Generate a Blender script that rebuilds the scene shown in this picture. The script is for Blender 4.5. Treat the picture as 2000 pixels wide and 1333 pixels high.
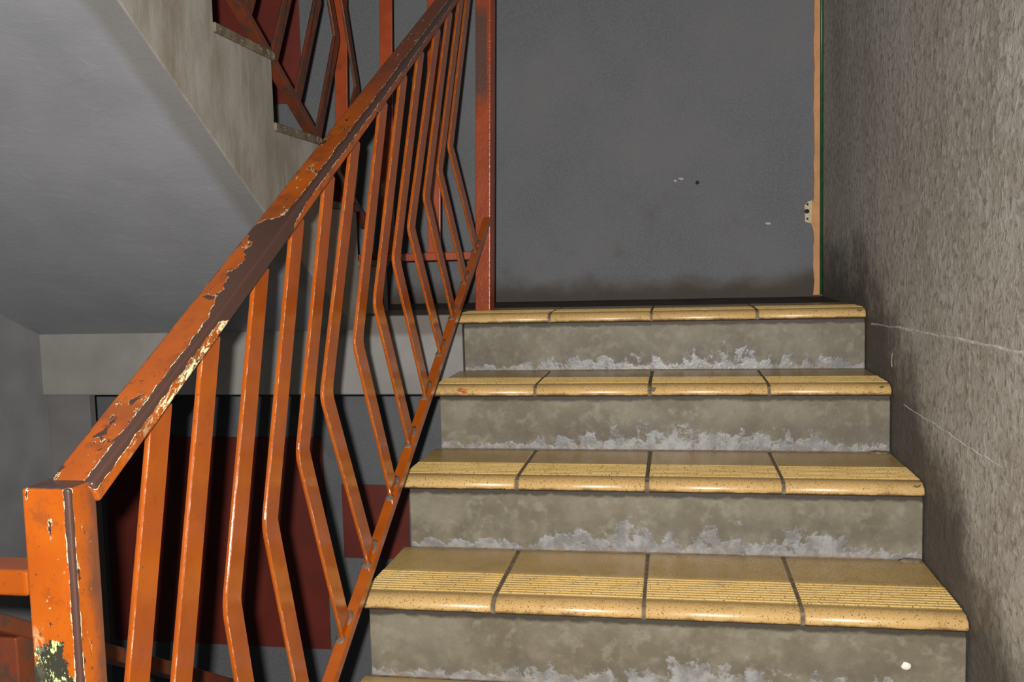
import bpy, bmesh, math, random
from mathutils import Vector, Matrix
random.seed(7)
for o in list(bpy.data.objects): bpy.data.objects.remove(o)
S = bpy.context.scene
COL = S.collection

# ------------------------------------------------------------------ camera, world, flash, exposure
CAM = Vector((0.0641, -2.8017, 0.1595))
PITCH, YAW, ROLL, FPX = -0.0857, 0.1700, -0.0258, 1850.0
fw = Vector((-math.sin(YAW)*math.cos(PITCH), math.cos(YAW)*math.cos(PITCH), math.sin(PITCH)))
rt0 = Vector((math.cos(YAW), math.sin(YAW), 0)); up0 = rt0.cross(fw)
rt = rt0*math.cos(ROLL) + up0*math.sin(ROLL); up = up0*math.cos(ROLL) - rt0*math.sin(ROLL)
cd = bpy.data.cameras.new('camera'); cd.sensor_width = 36; cd.lens = FPX/2000*36; cd.clip_start = .02
cam = bpy.data.objects.new('camera', cd); COL.objects.link(cam)
cam.matrix_world = Matrix(((rt.x, up.x, -fw.x, CAM.x), (rt.y, up.y, -fw.y, CAM.y), (rt.z, up.z, -fw.z, CAM.z), (0, 0, 0, 1)))
S.camera = cam
w = bpy.data.worlds.new('world'); S.world = w; w.use_nodes = True
w.node_tree.nodes['Background'].inputs[0].default_value = (.75, .85, 1, 1)
w.node_tree.nodes['Background'].inputs[1].default_value = .035
# the camera's own flash: left of and above the lens
ld = bpy.data.lights.new('camera_flash', 'POINT'); ld.energy = 100; ld.color = (1, .97, .93); ld.shadow_soft_size = .009
ld.use_nodes = True; nt = ld.node_tree
em = nt.nodes['Emission']; lf = nt.nodes.new('ShaderNodeLightFalloff'); lf.inputs['Strength'].default_value = 1.24
nt.links.new(lf.outputs['Linear'], em.inputs['Strength'])
fl = bpy.data.objects.new('camera_flash', ld); COL.objects.link(fl); fl.location = CAM - rt*.033 + up*.026
v = S.view_settings; v.view_transform = 'Standard'; v.look = 'None'; v.gamma = 1; v.use_curve_mapping = False; v.exposure = 0

# ------------------------------------------------------------------ measures (metres, z = 0 on the landing)
G, R = .3218, .1728                      # going and rise of the flight in view
XL, XR, YB, XW = -.5613, .5975, .776, -1.98
XS, GU, RU = -.88, .29, .1675            # flight overhead
FLOOR = -8*R
NEWEL_L = -.045-(FLOOR+R)

# ------------------------------------------------------------------ node helper
class NT:
    def __init__(s, name):
        s.m = bpy.data.materials.new(name); s.m.use_nodes = True
        s.t = s.m.node_tree; s.b = s.t.nodes['Principled BSDF']
        s.tc = s.t.nodes.new('ShaderNodeTexCoord')
    def link(s, a, b): s.t.links.new(a, b)
    def val(s, sock, x):
        if isinstance(x, bpy.types.NodeSocket): s.link(x, sock)
        elif isinstance(x, (tuple, list)) and len(x) == 3 and sock.type == 'RGBA': sock.default_value = (*x, 1)
        else: sock.default_value = x
    def co(s, scale=(1, 1, 1), loc=(0, 0, 0), rnd=0, rot=(0, 0, 0)):
        n = s.t.nodes.new('ShaderNodeMapping'); n.inputs['Scale'].default_value = scale; n.inputs['Location'].default_value = loc
        n.inputs['Rotation'].default_value = rot
        src = s.tc.outputs['Object']
        if rnd:
            oi = s.t.nodes.new('ShaderNodeObjectInfo')
            src = s.vm('ADD', src, s.vm('SCALE', (rnd, rnd*.37, rnd*.61), oi.outputs['Random']))
        s.link(src, n.inputs[0]); return n.outputs[0]
    def vm(s, op, a, b):
        n = s.t.nodes.new('ShaderNodeVectorMath'); n.operation = op; s.val(n.inputs[0], a)
        if op == 'SCALE': s.val(n.inputs['Scale'], b)
        else: s.val(n.inputs[1], b)
        return n.outputs[0]
    def xyz(s):
        n = s.t.nodes.new('ShaderNodeSeparateXYZ'); s.link(s.tc.outputs['Object'], n.inputs[0]); return n.outputs
    def noise(s, vec, scale, detail=4, rough=.55, dist=0):
        n = s.t.nodes.new('ShaderNodeTexNoise'); s.link(vec, n.inputs['Vector'])
        n.inputs['Scale'].default_value = scale; n.inputs['Detail'].default_value = detail
        n.inputs['Roughness'].default_value = rough; n.inputs['Distortion'].default_value = dist
        return n.outputs[0]
    def vor(s, vec, scale):
        n = s.t.nodes.new('ShaderNodeTexVoronoi'); s.link(vec, n.inputs['Vector']); n.inputs['Scale'].default_value = scale
        return n.outputs['Distance']
    def mt(s, op, a, b=0, c=0):
        n = s.t.nodes.new('ShaderNodeMath'); n.operation = op
        s.val(n.inputs[0], a); s.val(n.inputs[1], b); s.val(n.inputs[2], c); return n.outputs[0]
    def ss(s, x, lo, hi):                # smooth step of x from lo to hi
        n = s.t.nodes.new('ShaderNodeMapRange'); n.interpolation_type = 'SMOOTHSTEP'
        s.val(n.inputs[0], x); s.val(n.inputs[1], lo); s.val(n.inputs[2], hi); return n.outputs[0]
    def mix(s, f, a, b):
        n = s.t.nodes.new('ShaderNodeMix'); n.data_type = 'RGBA'
        s.val(n.inputs[0], f); s.val(n.inputs[6], a); s.val(n.inputs[7], b); return n.outputs[2]
    def bump(s, h, strength=.3, dist=.002, prev=None):
        n = s.t.nodes.new('ShaderNodeBump'); s.val(n.inputs['Height'], h)
        n.inputs['Strength'].default_value = strength; n.inputs['Distance'].default_value = dist
        if prev: s.link(prev, n.inputs['Normal'])
        return n.outputs[0]
    def out(s, col, rough=.6, normal=None, spec=.5):
        s.val(s.b.inputs['Base Color'], col); s.val(s.b.inputs['Roughness'], rough)
        s.b.inputs['Specular IOR Level'].default_value = spec
        if normal: s.link(normal, s.b.inputs['Normal'])
        return s.m

def lin(r, g, b):
    f = lambda c: (c/255/12.92) if c <= 10 else ((c/255+.055)/1.055)**2.4
    return (f(r), f(g), f(b))

# ------------------------------------------------------------------ materials
def mat_back_wall():
    n = NT('grey_wall_paint'); x, y, z = n.xyz()
    a = n.noise(n.co(), 3, 5); f = n.noise(n.co(), 160, 3)
    c = n.mix(n.ss(a, .3, .7), (.090, .092, .099), (.112, .113, .118))
    c = n.mix(n.ss(f, .35, .75), c, (.123, .125, .131))
    g = n.noise(n.co((1, 1, 1.3)), 7, 5, .6)
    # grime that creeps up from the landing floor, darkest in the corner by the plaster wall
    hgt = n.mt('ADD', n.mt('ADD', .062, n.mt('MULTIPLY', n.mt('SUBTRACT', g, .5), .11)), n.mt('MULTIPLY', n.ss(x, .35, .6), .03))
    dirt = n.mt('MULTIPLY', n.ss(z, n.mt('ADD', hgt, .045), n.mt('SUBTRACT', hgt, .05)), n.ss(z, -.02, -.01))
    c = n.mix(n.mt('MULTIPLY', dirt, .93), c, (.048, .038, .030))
    sm = n.mt('MULTIPLY', n.ss(n.noise(n.co((1, 1, .8)), 5, 6, .7), .52, .72), n.ss(z, .75, .05))
    c = n.mix(n.mt('MULTIPLY', sm, .45), c, (.062, .056, .05))
    ft = n.mt('MULTIPLY', n.ss(n.noise(n.co(), 22, 5, .75), .66, .7), n.ss(z, .0, .05))
    c = n.mix(n.mt('MULTIPLY', ft, .35), c, (.07, .066, .06))
    b = n.bump(n.noise(n.co(), 240, 3), .25, .0015, n.bump(n.noise(n.co(), 30, 3), .12, .004))
    return n.out(c, .75, b, .12)

def mat_right_wall():
    n = NT('rough_plaster'); x, y, z = n.xyz()
    big = n.noise(n.co((1, 1, .7)), 3.2, 6, .65)
    streak = n.noise(n.co((1, .85, .9)), 40, 6, .66, .5)
    blot = n.noise(n.co((1, .8, .85)), 62, 5, .65, .3)
    fine = n.noise(n.co((1, .8, .9)), 150, 4, .6)
    c = n.mix(n.ss(big, .32, .68), (.28, .254, .21), (.40, .388, .35))
    c = n.mix(n.mt('MULTIPLY', n.ss(streak, .5, .62), .55), c, (.48, .48, .445))
    c = n.mix(n.mt('MULTIPLY', n.ss(blot, .5, .64), .7), c, (.165, .14, .11))
    c = n.mix(n.mt('MULTIPLY', n.ss(fine, .55, .75), .3), c, (.5, .49, .45))
    # soot and shoe grime along the line of the steps and on the landing corner
    line = n.mt('MINIMUM', n.mt('MULTIPLY', y, R/G), 0)
    d = n.mt('SUBTRACT', z, line)
    gn = n.noise(n.co((1, .8, 1)), 8, 7, .72)
    hg = n.mt('ADD', .115, n.mt('MULTIPLY', n.mt('SUBTRACT', gn, .45), .5))
    c = n.mix(n.mt('MULTIPLY', n.ss(d, n.mt('ADD', hg, .12), n.mt('SUBTRACT', hg, .10)), .85), c, (.055, .047, .038))
    h = n.mt('ADD', n.mt('MULTIPLY', n.ss(streak, .4, .65), .6), n.mt('MULTIPLY', blot, .6))
    b = n.bump(fine, .35, .002, n.bump(h, .38, .005))
    return n.out(c, .6, b, .25)

def mat_soffit():
    n = NT('grey_concrete_paint'); x, y, z = n.xyz()
    a = n.noise(n.co((1, 1, 1)), 3.5, 5); s = n.noise(n.co((1, 1.9, 1.9), rot=(0, 0, .35)), 15, 6, .66, .9)
    c = n.mix(n.ss(a, .3, .7), (.2, .205, .222), (.24, .245, .262))
    c = n.mix(n.mt('MULTIPLY', n.ss(s, .55, .75), .35), c, (.3, .3, .305))
    # brown drip band along the open edge
    en = n.noise(n.co((1, 1, 1)), 14, 5)
    xe = n.mt('ADD', x, n.mt('MULTIPLY', n.mt('SUBTRACT', en, .5), .03))
    band = n.mt('MULTIPLY', n.ss(xe, XS-.085, XS-.045), .45)
    c = n.mix(band, c, (.11, .098, .07))
    side = n.ss(x, XS-.008, XS-.002)
    st = n.noise(n.co((1, 1, .5)), 7, 6, .65)
    warm = n.mix(n.ss(st, .32, .68), (.19, .168, .132), (.29, .278, .245))
    warm = n.mix(n.mt('MULTIPLY', n.ss(n.noise(n.co((1, 2, .3)), 20, 4), .5, .7), .4), warm, (.33, .32, .29))
    c = n.mix(side, c, warm)
    b = n.bump(n.noise(n.co(), 200, 3), .2, .0015, n.bump(s, .3, .004))
    return n.out(c, .5, b, .4)

def mat_beam():
    n = NT('beam_paint'); x, y, z = n.xyz()
    a = n.noise(n.co(), 6, 5)
    c = n.mix(n.ss(a, .3, .7), (.16, .152, .14), (.2, .192, .178))
    g = n.noise(n.co((1, 1, 2)), 12, 5)
    e = n.mt('ADD', -.062, n.mt('MULTIPLY', n.mt('SUBTRACT', g, .5), .02))
    c = n.mix(n.mt('MULTIPLY', n.mt('MULTIPLY', n.ss(z, n.mt('SUBTRACT', e, .012), n.mt('ADD', e, .012)), n.ss(x, -1.1, -.92)), .65), c, (.075, .058, .044))
    return n.out(c, .6, n.bump(n.noise(n.co(), 180, 3), .25, .0015), .35)

def mat_pier():
    n = NT('pier_paint'); a = n.noise(n.co(), 5, 5)
    c = n.mix(n.ss(a, .3, .7), (.1, .096, .094), (.125, .12, .117))
    return n.out(c, .6, n.bump(n.noise(n.co(), 180, 3), .25, .0015), .35)

def mat_riser():
    n = NT('riser_cement'); x, y, z = n.xyz()
    v = n.co(rnd=9)
    a = n.noise(v, 9, 6, .65); b = n.noise(v, 38, 5, .6)
    c = n.mix(n.ss(a, .3, .7), (.106, .09, .06), (.168, .15, .111))
    c = n.mix(n.mt('MULTIPLY', n.ss(b, .48, .7), .7), c, (.2, .183, .144))
    # smeared pale glossy paint at the foot of the riser, ragged at its top
    k = n.noise(n.co((1, 1, .85), rnd=9), 30, 4, .58, .1); k2 = n.noise(n.co((1, 1, .2), rnd=9), 4, 3)
    side = n.mt('MULTIPLY', n.ss(x, .12, .55), n.ss(x, 1.16, .85))
    reach = n.mt('MULTIPLY', n.mt('ADD', .022, n.mt('MULTIPLY', k2, .095)), n.mt('ADD', .35, n.mt('MULTIPLY', side, .65)))
    zz = n.mt('DIVIDE', z, reach)
    m = n.ss(n.mt('SUBTRACT', k, n.mt('MULTIPLY', zz, .30)), .28, .38)
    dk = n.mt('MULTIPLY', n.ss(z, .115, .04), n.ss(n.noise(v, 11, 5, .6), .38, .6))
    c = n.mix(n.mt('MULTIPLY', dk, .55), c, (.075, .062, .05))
    pale = n.mix(n.ss(n.noise(v, 34, 4, .6), .38, .65), (.15, .15, .15), (.27, .276, .28))
    c = n.mix(n.mt('MULTIPLY', m, .78), c, pale)
    ed = n.mt('MULTIPLY', n.ss(z, .016, .004), n.ss(n.noise(v, 60, 4), .45, .6))
    c = n.mix(n.mt('MULTIPLY', ed, .5), c, (.22, .135, .075))
    # dark line right under the nosing
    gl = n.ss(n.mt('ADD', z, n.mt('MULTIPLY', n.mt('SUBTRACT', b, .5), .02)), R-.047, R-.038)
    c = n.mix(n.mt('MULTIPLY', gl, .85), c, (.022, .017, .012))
    ro = n.mt('SUBTRACT', .6, n.mt('MULTIPLY', m, .27))
    nb = n.bump(n.mt('MULTIPLY', m, n.mt('ADD', .4, k)), .45, .003, n.bump(n.noise(v, 120, 4), .3, .002))
    return n.out(c, ro, nb, .3)

def mat_tile():
    n = NT('yellow_step_tile'); x, y, z = n.xyz(); v = n.co(rnd=13)
    a = n.noise(v, 7, 4); sp = n.noise(v, 330, 2, .5); s2 = n.noise(v, 150, 3, .6)
    c = n.mix(n.ss(a, .3, .7), (.37, .245, .088), (.45, .30, .11))
    c = n.mix(n.mt('MULTIPLY', n.ss(s2, .5, .75), .3), c, (.38, .22, .06))
    c = n.mix(n.mt('MULTIPLY', n.ss(y, .150, .138), n.ss(y, .006, .012)), c, n.mix(n.ss(a, .3, .7), (.47, .315, .105), (.55, .375, .135)))
    # paler nose: part of its flash-lit brightness is put into the colour
    c = n.mix(n.mt('MULTIPLY', n.ss(y, .002, -.008), .8), c, (.49, .315, .125))
    c = n.mix(n.ss(sp, .61, .66), c, (.13, .075, .025))
    gr = n.noise(v, 24, 5, .6)
    c = n.mix(n.mt('MULTIPLY', n.ss(gr, .55, .75), .45), c, (.22, .14, .05))
    # darker under the curl of the nose and in the corner below the next riser
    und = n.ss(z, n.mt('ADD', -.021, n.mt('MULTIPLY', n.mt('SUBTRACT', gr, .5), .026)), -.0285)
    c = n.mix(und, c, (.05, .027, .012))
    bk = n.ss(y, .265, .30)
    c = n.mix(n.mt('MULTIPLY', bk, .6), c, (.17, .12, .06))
    return n.out(c, .36, n.bump(sp, .15, .0008), .5)

def mat_old_tile():
    n = NT('worn_stone_tile'); v = n.co(rnd=5)
    c = n.mix(n.ss(n.noise(v, 16, 5, .65), .35, .65), (.075, .058, .038), (.16, .135, .095))
    c = n.mix(n.ss(n.noise(n.co((1, 1, 1.6), rnd=5), 42, 5, .7), .57, .63), c, (.34, .30, .19))
    return n.out(c, .5, n.bump(n.noise(v, 70, 4), .5, .003), .4)

def mat_simple(name, col, rough=.7, var=.25, scale=20, bump=.2, spec=.4):
    n = NT(name); a = n.noise(n.co(), scale, 5)
    d = tuple(c*(1-var) for c in col); e = tuple(min(1, c*(1+var)) for c in col)
    return n.out(n.mix(n.ss(a, .3, .7), d, e), rough, n.bump(n.noise(n.co(), scale*6, 3), bump, .0015), spec)

BARE, CREAM = (.05, .024, .018), (.74, .73, .44)
def orange_base(n, v, far=1.0):
    a = n.noise(v, 12, 4); b = n.noise(v, 180, 4, .7)
    o = n.mix(n.ss(a, .3, .7), (.30*far, .060*far, .0035), (.37*far, .080*far, .0045))
    o = n.mix(n.mt('MULTIPLY', n.ss(n.noise(v, 30, 4, .7), .56, .72), .4), o, (.2, .032, .005))
    return n.mix(n.ss(b, .64, .7), o, (.10, .028, .009))

def mat_bar():
    n = NT('orange_gloss_paint'); v = n.co(rnd=17)
    c = orange_base(n, v, .86)
    ch = n.ss(n.noise(v, 60, 5, .7), .74, .755)
    c = n.mix(ch, c, CREAM)
    return n.out(c, .12, n.bump(n.noise(v, 70, 4, .6), .12, .002), .6)

def mat_glint_wear_edge():
    n = NT('painted_glint_and_wear'); v = n.co(rnd=17)  # pale flecks painted in place of edge highlights, broken up like chipped paint
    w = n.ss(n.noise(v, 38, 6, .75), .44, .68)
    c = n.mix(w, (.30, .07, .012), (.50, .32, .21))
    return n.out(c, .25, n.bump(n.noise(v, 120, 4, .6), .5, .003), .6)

def mat_post():
    n = NT('red_orange_paint'); x, y, z = n.xyz(); v = n.co(rnd=17)
    a = n.noise(v, 14, 5, .6)
    c = n.mix(n.ss(a, .3, .7), (.20, .034, .0095), (.26, .046, .013))
    c = n.mix(n.mt('MULTIPLY', n.ss(n.noise(n.co((.4, 1, 1), rnd=17), 9, 5, .7), .54, .66), .8), c, (.07, .026, .017))
    return n.out(c, .3, n.bump(n.noise(v, 130, 4), .3, .002), .5)

def mat_dull_bar():
    n = NT('rusty_red_paint'); v = n.co(rnd=17)
    a = n.noise(v, 14, 5, .6)
    c = n.mix(n.ss(a, .3, .7), (.10, .027, .012), (.145, .031, .0115))
    c = n.mix(n.ss(n.noise(v, 25, 5, .7), .46, .6), c, (.058, .032, .021))
    c = n.mix(n.ss(n.noise(v, 70, 5, .7), .72, .75), c, (.3, .25, .14))
    return n.out(c, .33, n.bump(n.noise(v, 60, 4), .2, .002), .5)

def peel(name, hy, hz, sy, wear, cream, far_u=None, rustz=None):
    """paint peeled back from the long corner (sy*hy, +hz) of a tube whose length runs along local x"""
    n = NT(name); x, y, z = n.xyz(); v = n.co()
    c = orange_base(n, v)
    rusty = n.ss(n.noise(v, 14, 5, .72), .49, .62)
    if far_u:                       # the upper run shifts to a duller red
        c = n.mix(n.mt('MULTIPLY', n.ss(x, far_u[0], far_u[1]), .9), c, (.165, .036, .012))
    c = n.mix(n.mt('MULTIPLY', rusty, .5), c, (.13, .036, .013))
    spk = n.ss(n.noise(v, 110, 5, .7), .6, .65)
    c = n.mix(n.mt('MULTIPLY', spk, n.ss(n.noise(v, 9, 4, .6), .47, .6)), c, BARE)
    d = n.mt('ADD', n.mt('SUBTRACT', hy, n.mt('MULTIPLY', y, sy)), n.mt('SUBTRACT', hz, z))
    rag = n.noise(n.co((1, 1, 1)), 42, 6, .7); slow = n.noise(n.co((1, .05, .05)), 4.2, 2)
    wdt = n.mt('ADD', wear[0], n.mt('ADD', n.mt('MULTIPLY', n.mt('SUBTRACT', rag, .5), wear[1]),
               n.mt('MULTIPLY', n.ss(slow, .54, .72), wear[2])))
    if far_u:                       # a long stretch of the top face has lost its paint
        wdt = n.mt('ADD', wdt, n.mt('MULTIPLY', n.mt('MULTIPLY', n.ss(x, .30, .44), n.ss(x, .66, .50)), n.mt('MULTIPLY', n.ss(n.noise(n.co((.8, 1, 1), (1.3, 0, 0)), 13, 4, .6), .33, .62), .06)))
    e = n.mt('SUBTRACT', d, wdt)
    bare = n.ss(e, .0002, -.0002)
    if far_u:                       # the outer top edge is rubbed bare too
        d2 = n.mt('SUBTRACT', hy, n.mt('MULTIPLY', y, -sy))
        bare = n.mt('MAXIMUM', bare, n.ss(n.mt('SUBTRACT', d2, n.mt('ADD', .0022, n.mt('MULTIPLY', n.mt('SUBTRACT', rag, .5), .016))), .0003, -.0003))
    rim = n.mt('MULTIPLY', n.ss(n.mt('ABSOLUTE', n.mt('SUBTRACT', e, .0003)), .0009, .0004), n.ss(n.noise(v, 60, 4, .65), .46, .56))
    # chips all over, each with a pale undercoat edge
    k = n.noise(n.co((.7, 1.2, 1.2)), 34, 6, .7, .4)
    chip = n.ss(k, .615, .625); chipr = n.mt('MULTIPLY', n.ss(k, .602, .608), n.ss(n.noise(v, 70, 3), .5, .58))
    # pale undercoat showing along the far lower edge
    lo = n.mt('ADD', z, hz)
    q = n.noise(n.co((.8, 1.5, 1.5)), 62, 6, .75, .4)
    reg = n.ss(n.noise(n.co((1, .05, .05), (3.1, 0, 0)), 5.5, 2), cream, cream+.1)
    crm = n.mt('MULTIPLY', n.mt('MULTIPLY', n.ss(q, .49, .51), reg), n.ss(n.mt('ADD', lo, n.mt('MULTIPLY', n.mt('SUBTRACT', q, .5), .03)), .016, .012))
    if far_u: crm = n.mt('MULTIPLY', crm, n.mt('MULTIPLY', n.ss(x, .05, .12), n.ss(x, .52, .42)))
    c = n.mix(chipr, c, CREAM); c = n.mix(chip, c, BARE)
    if rustz:                       # side face scraped down to brown along its far edge
        sc = n.ss(n.mt('ADD', y, n.mt('MULTIPLY', n.mt('SUBTRACT', n.noise(n.co((.5, 1, 1)), 26, 5, .7), .5), .05)), rustz[0], rustz[1])
        c = n.mix(n.mt('MULTIPLY', sc, .8), c, (.075, .036, .024))
        tp = n.mt('MULTIPLY', n.ss(x, rustz[2]-.0012, rustz[2]-.0004), n.ss(n.noise(v, 60, 5, .7), .35, .5))
        c = n.mix(tp, c, (.07, .036, .027))
        dx = n.mt('MULTIPLY', n.mt('SUBTRACT', x, rustz[2]-.185), .55); dz = n.mt('ADD', z, .006)
        rr = n.mt('SQRT', n.mt('ADD', n.mt('MULTIPLY', dx, dx), n.mt('MULTIPLY', dz, dz)))
        hit = n.mt('MULTIPLY', n.ss(n.mt('SUBTRACT', rr, n.mt('MULTIPLY', n.mt('SUBTRACT', n.noise(v, 60, 5, .7), .5), .035)), .021, .0198), n.ss(y, .018, .0195))
        c = n.mix(hit, c, n.mix(n.ss(n.noise(n.co((1, 1, 2.2), rot=(0, .6, 0)), 75, 4, .75), .54, .58), (.03, .03, .02), (.5, .55, .22)))
    c = n.mix(n.mt('MULTIPLY', crm, .95), c, CREAM)
    c = n.mix(n.mt('MULTIPLY', rim, .9), c, CREAM); c = n.mix(bare, c, (.062, .03, .023))
    hgt = n.mt('MULTIPLY', n.mt('SUBTRACT', 1, bare), n.mt('SUBTRACT', 1, chip))
    return n.out(c, .34, n.bump(hgt, .5, .0008, n.bump(n.noise(v, 90, 3), .15, .0015)), .5)

M = dict(back=mat_back_wall(), right=mat_right_wall(), soffit=mat_soffit(), beam=mat_beam(), pier=mat_pier(), riser=mat_riser(), tile=mat_tile(),
         bar=mat_bar(), edge=mat_glint_wear_edge(), dull=mat_dull_bar(), post=mat_post(),
         grout=mat_simple('grimy_grout', (.13, .10, .062), .8, .35, 60),
         floor=mat_simple('grimy_floor', (.075, .06, .046), .8, .35, 12, .2, .15),
         oldtile=mat_old_tile(),
         left=mat_simple('left_wall_paint', (.15, .15, .154), .6, .12, 6),
         red=mat_simple('dark_red_paint', (.105, .0155, .0085), .5, .15, 5),
         tan=mat_simple('bare_tan_filler', (.40, .19, .075), .7, .1, 20),
         green=mat_simple('green_pipe_paint', (.012, .06, .028), .3, .2, 30, .1),
         plate=mat_simple('latch_plate', (.34, .28, .15), .45, .2, 200),
         black=mat_simple('black_hole', (.008, .006, .005), .8, .1, 20),
         weld=mat_simple('weld_metal', (.125, .083, .062), .38, .3, 160, .6),
         white=mat_simple('white_flake', (.6, .56, .5), .7, .1, 60),
         smear=mat_simple('orange_smear', (.42, .1, .025), .6, .3, 90),
         seam=mat_simple('pale_plaster_line', (.55, .55, .52), .6, .25, 60),
         scuff=mat_simple('pale_scuff', (.27, .24, .22), .7, .2, 60))
def mat_end_post():
    n = NT('worn_end_post_paint'); x, y, z = n.xyz(); v = n.co()
    c = n.mix(n.ss(n.noise(v, 14, 5, .6), .3, .7), (.20, .036, .011), (.26, .05, .015))
    e = n.mt('ADD', x, n.mt('MULTIPLY', n.mt('SUBTRACT', n.noise(v, 22, 5, .7), .5), .12))
    rub = n.mt('MULTIPLY', n.ss(e, .64, .70), n.mt('MULTIPLY', n.ss(e, 1.0, .9), n.ss(z, .018, .010)))
    c = n.mix(n.mt('MULTIPLY', rub, .85), c, (.055, .04, .034))
    return n.out(c, .26, n.bump(n.noise(v, 110, 4, .6), .5, .003), .6)
M['endpost'] = mat_end_post()
M['handrail'] = peel('peeling_orange_handrail', .025, .0125, -1, (.009, .014, .006), .40, (.93, 1.45))
M['newel'] = peel('peeling_orange_newel', .0215, .025, 1, (.0055, .006, .008), .62, None, (.008, -.016, NEWEL_L))

# ------------------------------------------------------------------ mesh helpers
def link(name, me, mat, parent=None, mw=None):
    o = bpy.data.objects.new(name, me); COL.objects.link(o)
    if mat is not None and not me.materials: me.materials.append(mat)
    if parent is not None:
        o.parent = parent; o.matrix_parent_inverse = parent.matrix_basis.inverted()
    if mw is not None: o.matrix_basis = mw
    return o
def finish(bm, name, smooth=False, bevel=0, seg=2):
    bmesh.ops.recalc_face_normals(bm, faces=bm.faces)
    if bevel:
        bmesh.ops.bevel(bm, geom=[e for e in bm.edges if len(e.link_faces) == 2 and e.calc_face_angle(0) > .5], offset=bevel, segments=seg, profile=.5, affect='EDGES')
    me = bpy.data.meshes.new(name); bm.to_mesh(me); bm.free()
    if smooth:
        for p in me.polygons: p.use_smooth = True
    return me
def box_bm(x0, x1, y0, y1, z0, z1, bm=None):
    bm = bm or bmesh.new()
    vs = [bm.verts.new(p) for p in ((x0, y0, z0), (x1, y0, z0), (x1, y1, z0), (x0, y1, z0), (x0, y0, z1), (x1, y0, z1), (x1, y1, z1), (x0, y1, z1))]
    for f in ((0, 3, 2, 1), (4, 5, 6, 7), (0, 1, 5, 4), (1, 2, 6, 5), (2, 3, 7, 6), (3, 0, 4, 7)): bm.faces.new([vs[i] for i in f])
    return bm
def box(name, x0, x1, y0, y1, z0, z1, mat, parent=None, bevel=0):
    return link(name, finish(box_bm(x0, x1, y0, y1, z0, z1), name, bevel=bevel), mat, parent)
def prism(name, pts, a0, a1, axis, mat, parent=None, bevel=0, mw=None):
    """extrude polygon pts between a0 and a1 along 'X' (pts are y,z) or 'Y' (pts are x,z)"""
    bm = bmesh.new()
    mk = (lambda p, a: (a, p[0], p[1])) if axis == 'X' else (lambda p, a: (p[0], a, p[1]))
    A = [bm.verts.new(mk(p, a0)) for p in pts]; B = [bm.verts.new(mk(p, a1)) for p in pts]
    bm.faces.new(A); bm.faces.new(list(reversed(B)))
    for i in range(len(pts)): j = (i+1) % len(pts); bm.faces.new((A[i], B[i], B[j], A[j]))
    return link(name, finish(bm, name, bevel=bevel), mat, parent, mw)
def tag(o, label=None, cat=None, group=None, kind=None):
    for k, val in (('label', label), ('category', cat), ('group', group), ('kind', kind)):
        if val: o[k] = val
    return o
def empty(name, loc, label, cat, group=None):
    o = bpy.data.objects.new(name, None); COL.objects.link(o); o.location = loc; o.empty_display_size = .1
    return tag(o, label, cat, group)
def beam(name, a, b, wx, wn, mat, parent, bevel=.002, side=None):
    """box tube from a to b; wx across (horizontal), wn the other way; local x runs along it"""
    a, b = Vector(a), Vector(b); L = (b-a).length; ex = (b-a).normalized()
    ey = (side or Vector((-1, 0, 0))); ey = (ey - ex*ey.dot(ex)).normalized(); ez = ex.cross(ey)
    mw = Matrix((( ex.x, ey.x, ez.x, a.x), (ex.y, ey.y, ez.y, a.y), (ex.z, ey.z, ez.z, a.z), (0, 0, 0, 1)))
    return link(name, finish(box_bm(0, L, -wx/2, wx/2, -wn/2, wn/2), name, bevel=bevel, seg=3), mat, parent, mw)

# ------------------------------------------------------------------ the setting
def struct(o, label=None): return tag(o, label, None, None, 'structure')
struct(box('wall_back', -3.0, XR+.2, YB, YB+.15, -3.2, 2.6, M['back']), 'blue-grey painted wall behind the landing')
wr = struct(box('wall_right', XR, XR+.15, -3.8, YB, -1.6, 2.6, M['right']), 'rough grey plaster wall beside the steps')
struct(box('wall_left', XW-.15, XW, -3.8, 0, -1.6, 2.6, M['left']), 'grey wall beyond the stairwell')
struct(box('wall_recess', -3.0, -2.9, 0, YB, -3.2, 2.6, M['back']), 'grey wall at the end of the recess')
struct(box('wall_pier', XW-.15, -1.828, 0.002, .03, -3.2, -.245, M['pier']), 'grey wall pier under the landing beam')
struct(box('floor_landing', -2.9, XR, .30, YB, -.16, -.002, M['floor']), 'dirty landing floor')
struct(box('floor_hall', XW, XR, -3.8, -2.25, FLOOR-.15, FLOOR, M['floor']), 'lower floor at the foot of the steps')
struct(box('trim_1', -2.9, XL-.004, -.018, .30, -.245, -.001, M['beam'], bevel=.004), 'grey landing edge beam across the stairwell')

def poly_ridge(name, pts, wid, hgt, mat, parent):
    """thin raised line lying on the right wall; pts are (y, z)"""
    bm = bmesh.new(); rows = []
    for i, (y, z) in enumerate(pts):
        y += random.uniform(-.003, .003); z += random.uniform(-.002, .002); w_ = wid*random.uniform(.6, 1.3)
        rows.append([bm.verts.new(p) for p in ((XR+.002, y, z-w_), (XR-hgt, y, z), (XR+.002, y, z+w_))])
    for A, B in zip(rows, rows[1:]):
        for i in (0, 1): bm.faces.new((A[i], A[i+1], B[i+1], B[i]))
    return link(name, finish(bm, name), mat, parent)
def onright(px, py):
    d = fw + rt*((px-1000)/FPX) - up*((py-666.5)/FPX); t = (XR-CAM.x)/d.x; p = CAM+d*t; return (p.y, p.z)
def along(ctrl, n):
    out = []
    for i in range(n):
        t = i/(n-1)*(len(ctrl)-1); k = min(int(t), len(ctrl)-2); f = t-k
        out.append(onright(*(ctrl[k][j]*(1-f)+ctrl[k+1][j]*f for j in (0, 1))))
    return out
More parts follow.
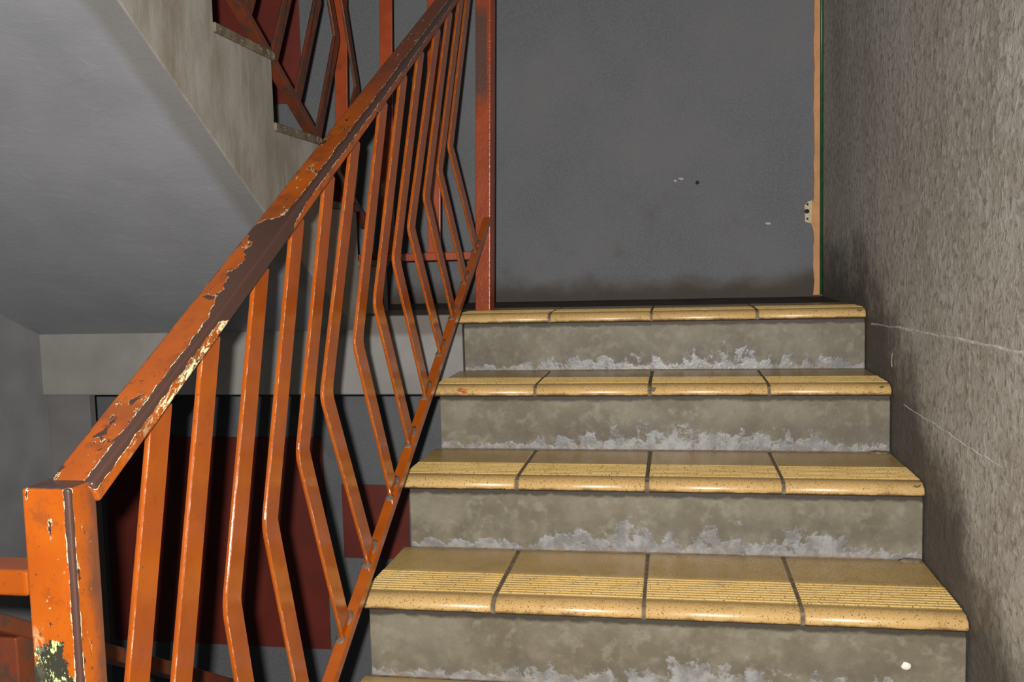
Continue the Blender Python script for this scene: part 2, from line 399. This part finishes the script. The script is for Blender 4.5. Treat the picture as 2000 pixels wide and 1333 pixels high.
tag(poly_ridge('plaster_seam', along([(1702, 632), (1800, 648), (1900, 668), (2060, 705)], 26), .0048, .0022, M['seam'], wr), 'pale raised plaster line')
tag(poly_ridge('plaster_seam', along([(1765, 790), (1850, 845), (1910, 885), (1960, 912)], 18), .0022, .0015, M['seam'], wr), 'faint pale plaster line')
poly_ridge('plaster_chip', [onright(1742, 716), onright(1742.5, 704), onright(1743, 690)], .004, .0015, M['scuff'], wr)

# tan strip with a jagged edge, latch plate and the green pipe in the corner
pts = [(.5905, 0.004)]; z = .004
left = []
while z < 2.5:
    xx = .5655 + random.uniform(-.0025, .0025)
    if .262 < z < .345: xx = .553
    left.append((xx, z)); z += random.uniform(.02, .05)
pts = [(.5915, .004), (.5915, 2.5)] + left[::-1]
tn = struct(prism('trim_2', pts, YB-.005, YB+.003, 'Y', M['tan']), 'bare tan strip down the wall corner with ragged edge')
lp = prism('latch_plate', [(.535, .268), (.556, .262), (.560, .345), (.546, .341), (.533, .328)], YB-.008, YB-.001, 'Y', M['plate'], tn)
def disc(name, x, z, r, y, mat, parent, n=12):
    return prism(name, [(x+r*math.cos(i/n*6.2832)*(1+.15*math.sin(3*i)), z+r*math.sin(i/n*6.2832)) for i in range(n)], y-.002, y+.001, 'Y', mat, parent)
disc('latch_hole', .541, .306, .0085, YB-.0085, M['black'], lp); disc('screw', .543, .331, .004, YB-.0085, M['black'], lp); disc('screw', .543, .279, .004, YB-.0085, M['black'], lp)
wb = bpy.data.objects['wall_back']
disc('wall_hole', .155, .424, .0075, YB, M['black'], wb, 9)
for sx, sz, sw in ((.096, .439, .011), (.406, .266, .012), (.075, .432, .006)):
    prism('scuff_mark', [(sx-sw, sz+.002), (sx, sz-.004), (sx+sw, sz-.001), (sx+sw*.4, sz+.005), (sx-sw*.3, sz+.006)], YB-.001, YB+.001, 'Y', M['scuff'], wb)
bm = bmesh.new(); bmesh.ops.create_cone(bm, cap_ends=True, segments=14, radius1=.0055, radius2=.0055, depth=2.5)
bmesh.ops.translate(bm, verts=bm.verts, vec=(XR-.006, YB-.006, 1.255))
struct(link('trim_3', finish(bm, 'trim_3', True), M['green']), 'thin green pipe in the wall corner')

# ------------------------------------------------------------------ painted panels on the back wall
def panel(x0, x1, z0, z1, label):
    o = box('red_panel', x0, x1, YB-.006, YB-.0006, z0, z1, M['red'], bevel=.001); tag(o, label, 'panel', 'dark red panels on the back wall')
panel(-2.30, -1.333, -1.412, -.533, 'large dark red rectangle on the wall under the landing')
panel(-1.260, -.983, -1.025, -.723, 'small dark red square on the wall, next to the large red rectangle')
panel(-2.05, -1.352, .79, 1.9, 'dark red rectangle on the wall behind the overhead railing')

# ------------------------------------------------------------------ the flight in view
NOSE = [(0, 0), (-.010, -.0012), (-.019, -.0052), (-.0255, -.0115), (-.0285, -.019), (-.0275, -.026), (-.023, -.030), (-.012, -.0305)]
def tile_profile(depth, ridges=True):
    p = [(-.012, -.02), (depth, -.02), (depth, 0)]
    if ridges:
        n, y1, y0 = 9, .133, .010; pit = (y1-y0)/n
        for i in range(n):
            y = y1 - i*pit
            p += [(y, 0), (y-pit*.15, .0016), (y-pit*.5, .0016), (y-pit*.65, -.0006), (y-pit*.95, -.0006)]
    return p + NOSE
def tile_mesh(name, wd, depth=.300, ridges=True):
    prof = tile_profile(depth, ridges); bm = bmesh.new(); rows = []
    for x, k in ((0, 1), (.0022, 0), (wd-.0022, 0), (wd, 1)):
        rows.append([bm.verts.new((x, y+(.0016 if y < -.011 and k else 0), z-(.0016 if z > -.01 and k else 0))) for y, z in prof])
    for A, B in zip(rows, rows[1:]):
        for i in range(len(prof)): j = (i+1) % len(prof); bm.faces.new((A[i], A[j], B[j], B[i]))
    bm.faces.new(rows[0]); bm.faces.new(rows[-1][::-1])
    me = finish(bm, name); me.materials.append(M['tile'])
    for p in me.polygons:
        if abs(p.normal.x) < .3 and p.center.y < 0: p.use_smooth = True
    return me
GAP = .0085
cols = [(XL-.016, -.3-GAP/2), (-.3+GAP/2, -GAP/2), (GAP/2, .3-GAP/2), (.3+GAP/2, XR-.003)]
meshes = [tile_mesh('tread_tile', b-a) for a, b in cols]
stair = empty('stair_flight', (0, -7*G, FLOOR), 'concrete steps with yellow ribbed tiles rising to the landing', 'stairs')
# cement core and grout bed
prof = []
for k in range(8, 0, -1):
    y0, z0 = -(k-1)*G, -(k-1)*R
    prof += [(y0-.012, z0-R-.0035 if k < 8 else FLOOR), (y0-.012, z0-.030), (y0-.0235, z0-.0285), (y0-.0245, z0-.016), (y0-.017, z0-.007), (y0, z0-.0028)]
    if k == 1: prof += [(.302, -.0028)]
prof += [(.302, -.25), (0, -.25), (-1.9, FLOOR)]
prism('step_core', prof, XL+.003, XR-.003, 'X', M['grout'], stair)
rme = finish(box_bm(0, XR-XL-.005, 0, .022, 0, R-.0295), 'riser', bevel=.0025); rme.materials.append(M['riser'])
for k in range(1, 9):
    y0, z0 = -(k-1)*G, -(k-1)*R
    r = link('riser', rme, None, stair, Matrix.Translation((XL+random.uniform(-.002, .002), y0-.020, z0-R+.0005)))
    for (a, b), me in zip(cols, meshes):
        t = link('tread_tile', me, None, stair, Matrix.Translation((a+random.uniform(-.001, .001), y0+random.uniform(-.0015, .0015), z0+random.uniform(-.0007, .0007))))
        if k == 2 and a < -.5: tile2 = t
# orange smear on one nosing, mortar lump at a joint
def blob(name, c, rx, rz, ry, mat, parent, seed):
    rnd = random.Random(seed); bm = bmesh.new(); bmesh.ops.create_icosphere(bm, subdivisions=2, radius=1)
    for vv in bm.verts:
        k = 1+rnd.uniform(-.22, .22); vv.co = Vector((vv.co.x*rx*k, vv.co.y*ry, vv.co.z*rz*k)) + Vector(c)
    return link(name, finish(bm, name, True), mat, parent)
blob('paint_smear', (-.497, -G-.0268, -R-.0125), .013, .005, .003, M['smear'], stair, 3)
blob('paint_smear', (-.487, -G-.0275, -R-.019), .010, .004, .003, M['smear'], stair, 4)
blob('mortar_patch', (.011, -G-.022, -R-.017), .012, .011, .007, M['grout'], stair, 5)
for kk, sx in ((2, XR-.022), (3, XR-.018), (1, XR-.02)):
    blob('mortar_patch', (sx, -(kk-1)*G-.020, -(kk-1)*R-.016), .014, .011, .0065, M['grout'], stair, 10+kk)
for kk in (3, 4):
    blob('mortar_patch', (XR-.030, -(kk-2)*G-.026, -(kk-1)*R+.001), .026, .005, .016, M['grout'], stair, 20+kk)
fk = blob('paint_flake', (.487, -3*G-.0215, -.620), .0095, .0085, .003, M['white'], None, 8)
tag(fk, 'small white flake stuck on the grey riser', 'flake')

# ------------------------------------------------------------------ the flight overhead
over = empty('stair_flight', (-1.4, .26, 0), 'grey concrete stair flight rising overhead, seen from below', 'stairs')
NU = 10
side = [(.26, 0.0)]
for k in range(1, NU+1):
    yn = .26-(k-1)*GU
    side += [(yn, RU*k-.019), (yn-GU, RU*k-.019)]
ye = .26-NU*GU
def soffit_z(y):                  # straight slope that eases off towards the beam
    t = -.018-y
    return -.045 + (.42*t+.19*t*t/1.6 if t < .8 else .42*.8+.19*.4+.61*(t-.8))
side += [(ye, soffit_z(ye))] + [(-.82+.82*i/14-.018*i/14, soffit_z(-.82+.802*i/14)) for i in range(15)] + [(-.005, -.05)]
side = [(y, max(zz, -.0)) if y > .25 else (y, zz) for y, zz in side]
side += [(-.005, 0.0)]
prism('flight_slab', side, XW+.002, XS, 'X', M['soffit'], over)
ome = bmesh.new()
op = [(GU, -.02), (GU, 0), (-.004, 0), (-.011, -.003), (-.014, -.010), (-.012, -.018), (-.006, -.02)]
A = [ome.verts.new((0, y, z_)) for y, z_ in op]; B = [ome.verts.new((.27, y, z_)) for y, z_ in op]
ome.faces.new(A); ome.faces.new(B[::-1])
for i in range(len(op)): j = (i+1) % len(op); ome.faces.new((A[i], B[i], B[j], A[j]))
ome = finish(ome, 'tread_tile', bevel=.0015, seg=1); ome.materials.append(M['oldtile'])
for k in range(1, NU+1):
    for c in range(4):
        mw = Matrix.Translation((XS+.006-.275*c, .26-(k-1)*GU+.0, RU*k+.0015)) @ Matrix.Rotation(math.pi, 4, 'Z')
        link('tread_tile', ome, None, over, mw)

# ------------------------------------------------------------------ railing of the flight in view
XB = -.515
def top_z(y): return 1.0152+.537*y
def low_z(y): return .200+.553*y
rail = empty('stair_railing', (-.525, -1.986, FLOOR+R), 'orange metal railing with bent bars beside the tiled steps', 'railing')
# newel: local x runs up, worn corner towards the stair
nw = beam('newel_post', (-.525, -1.986, FLOOR+R), (-.525, -1.986, -.045), .043, .05, M['newel'], rail, .003, side=Vector((0, -1, 0)))
hd = Vector((0, 1, .537)).normalized(); hn = Vector((0, -.537, 1)).normalized()
hc = lambda y: Vector((-.52, y, top_z(y))) - hn*.0125
beam('handrail', hc(-1.978), hc(.172), .05, .025, M['handrail'], rail, .004)
beam('bottom_rail', (-.517, -1.965, low_z(-1.965)-.011), (-.517, .178, low_z(.178)-.011), .021, .021, M['bar'], rail, .002)
TOPY = [-1.828, -1.70, -1.539, -1.396, -1.246, -1.100, -.912, -.753, -.597, -.422, -.278, -.124, -.002]
KINK = [(-1.948, -.43), (-1.826, -.352), (-1.684, -.284), (-1.555, -.212), (-1.423, -.137), (-1.311, -.062), (-1.139, .012), (-1.011, .079), (-.873, .165), (-.747, .235), (-.603, .312), (-.463, .385), (-.334, .461)]
BOTY = [-1.905, -1.752, -1.60, -1.437, -1.261, -1.108, -.946, -.801, -.649, -.491, -.344, -.185, -.020]
def bent_bar(name, left, wid, x0, x1, mat, parent, soft=.02):
    """flat bar in the railing plane; left is its polyline edge (y, z) from top to bottom"""
    a, k, b = [Vector(p) for p in left]
    u1 = (a-k).normalized(); u2 = (b-k).normalized(); L = []
    L.append(a)
    for t in (0, .25, .5, .75, 1):
        p = (k+u1*soft)*(1-t)**2 + k*2*t*(1-t) + (k+u2*soft)*t*t; L.append(p)
    L.append(b); Rr = []
    for i, p in enumerate(L):
        d = (L[min(i+1, len(L)-1)]-L[max(i-1, 0)]).normalized(); nrm = Vector((-d.y, d.x))
        if nrm.x < 0: nrm = -nrm
        Rr.append(p+nrm*wid)
    pts = [tuple(p) for p in L]+[tuple(p) for p in Rr[::-1]]
    return prism(name, pts, x0, x1, 'X', mat, parent, bevel=.0023)
for ty, (ky, kz), by in zip(TOPY, KINK, BOTY):
    tz = top_z(ty)-.020; bz = low_z(by)-.004
    bar = bent_bar('baluster', [(ty, tz), (ky, kz), (by, bz)], .045, XB-.0065, XB, M['bar'], rail)
    bar.data.materials.append(M['edge'])          # highlight painted pale along the front edge, mixed with rubbed paint
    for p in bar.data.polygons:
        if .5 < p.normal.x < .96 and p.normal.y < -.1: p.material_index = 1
    for q, dy in enumerate((-.004, .036)):
        yy = by+dy; bm = bmesh.new(); bmesh.ops.create_icosphere(bm, subdivisions=2, radius=1)
        rnd = random.Random(int(by*1000)+q)
        for vv in bm.verts:
            kk = 1+rnd.uniform(-.15, .15); c = vv.co
            vv.co = Vector((XB-.004+c.x*.010*kk, yy+c.y*(.009 if q == 0 else .02)*kk, low_z(yy)+(c.y*.0*kk)+c.z*.005*kk+c.y*(.005 if q == 0 else .011)))
        link('weld_bead', finish(bm, 'weld_bead', True), M['weld'], bar)
lean = .030/1.0
P1 = beam('end_post', (-.537, .200, -.002), (-.537+lean*1.15, .200, 1.148), .05, .05, M['endpost'], rail, .003, side=Vector((-.12, -1, 0)))
beam('connecting_rail', (-.552, -1.984, -.140), (-.90, -1.984, -.140), .042, .026, M['bar'], rail, .004, side=Vector((0, -1, 0)))

# ------------------------------------------------------------------ railing of the flight overhead
XU = -.925
urail = empty('stair_railing', (-.92, .19, .17), 'rusty red metal railing along the overhead flight', 'railing')
def ul_z(y): return .506-.552*(y+.216)
beam('bottom_rail', (XU, .185, ul_z(.185)), (XU, -2.3, ul_z(-2.3)), .03, .022, M['dull'], urail, .002)
beam('handrail', (XU, .185, ul_z(.185)+.80), (XU, -2.3, ul_z(-2.3)+.80), .05, .025, M['dull'], urail, .003)
for i in range(13):
    by = -.197-.1425*(i-2)
    bz = ul_z(by)+.006
    kz = bz+.335; ky = by+.205
    if i == 1: kz -= .045; ky += .03
    ty = ky-.20; tz = ul_z(ty)+.79
    if i < 1: continue
    # mirrored bar: its edge polyline is the side towards the landing
    def mir(p): return (-p[0], p[1])
    a, k, b = Vector((ty, tz)), Vector((ky, kz)), Vector((by, bz))
    pts_left = [a, k, b]; soft = .02; L = [a]
    u1 = (a-k).normalized(); u2 = (b-k).normalized()
    for t in (0, .25, .5, .75, 1): L.append((k+u1*soft)*(1-t)**2 + k*2*t*(1-t) + (k+u2*soft)*t*t)
    L.append(b); Rr = []
    for j, p in enumerate(L):
        d = (L[min(j+1, len(L)-1)]-L[max(j-1, 0)]).normalized(); nrm = Vector((-d.y, d.x))
        if nrm.x > 0: nrm = -nrm
        Rr.append(p+nrm*.038)
    prism('baluster', [tuple(p) for p in L]+[tuple(p) for p in Rr[::-1]], XU-.004, XU+.004, 'X', M['dull'], urail, bevel=.0018)
beam('gap_rail', (-.560, .188, .176), (-1.10, .188, .176), .03, .026, M['post'], urail, .003, side=Vector((0, -1, 0)))
beam('gap_rail', (-.510, .188, 1.10), (-1.10, .188, 1.10), .05, .03, M['post'], urail, .003, side=Vector((0, -1, 0)))
for gx in (-.696, -.853, -1.004):
    beam('gap_baluster', (gx, .188, .188), (gx+lean*.93, .188, 1.09), .010, .042, M['post'], urail, .002, side=Vector((0, -1, 0)))

# ------------------------------------------------------------------ railing of the flight going down
drail = empty('stair_railing', (-.9, -1.575, FLOOR), 'dark red railing of the downward flight, behind the peeling newel', 'railing')
def dl_z(y): return -.331-.598*(y+1.616)
dn = Vector((0, .598, 1)).normalized()
beam('handrail', Vector((-.915, -1.66, dl_z(-1.66)))-dn*.0125, Vector((-.915, .25, dl_z(.25)))-dn*.0125, .05, .025, M['dull'], drail, .004)
beam('newel_post', (-.915, -1.575, FLOOR), (-.915, -1.575, dl_z(-1.575)-.02), .045, .045, M['dull'], drail, .003, side=Vector((0, -1, 0)))
struct(box('floor_edge', XW, XL-.06, -2.25, -1.5, FLOOR-.15, FLOOR, M['floor']), 'edge of the lower floor')
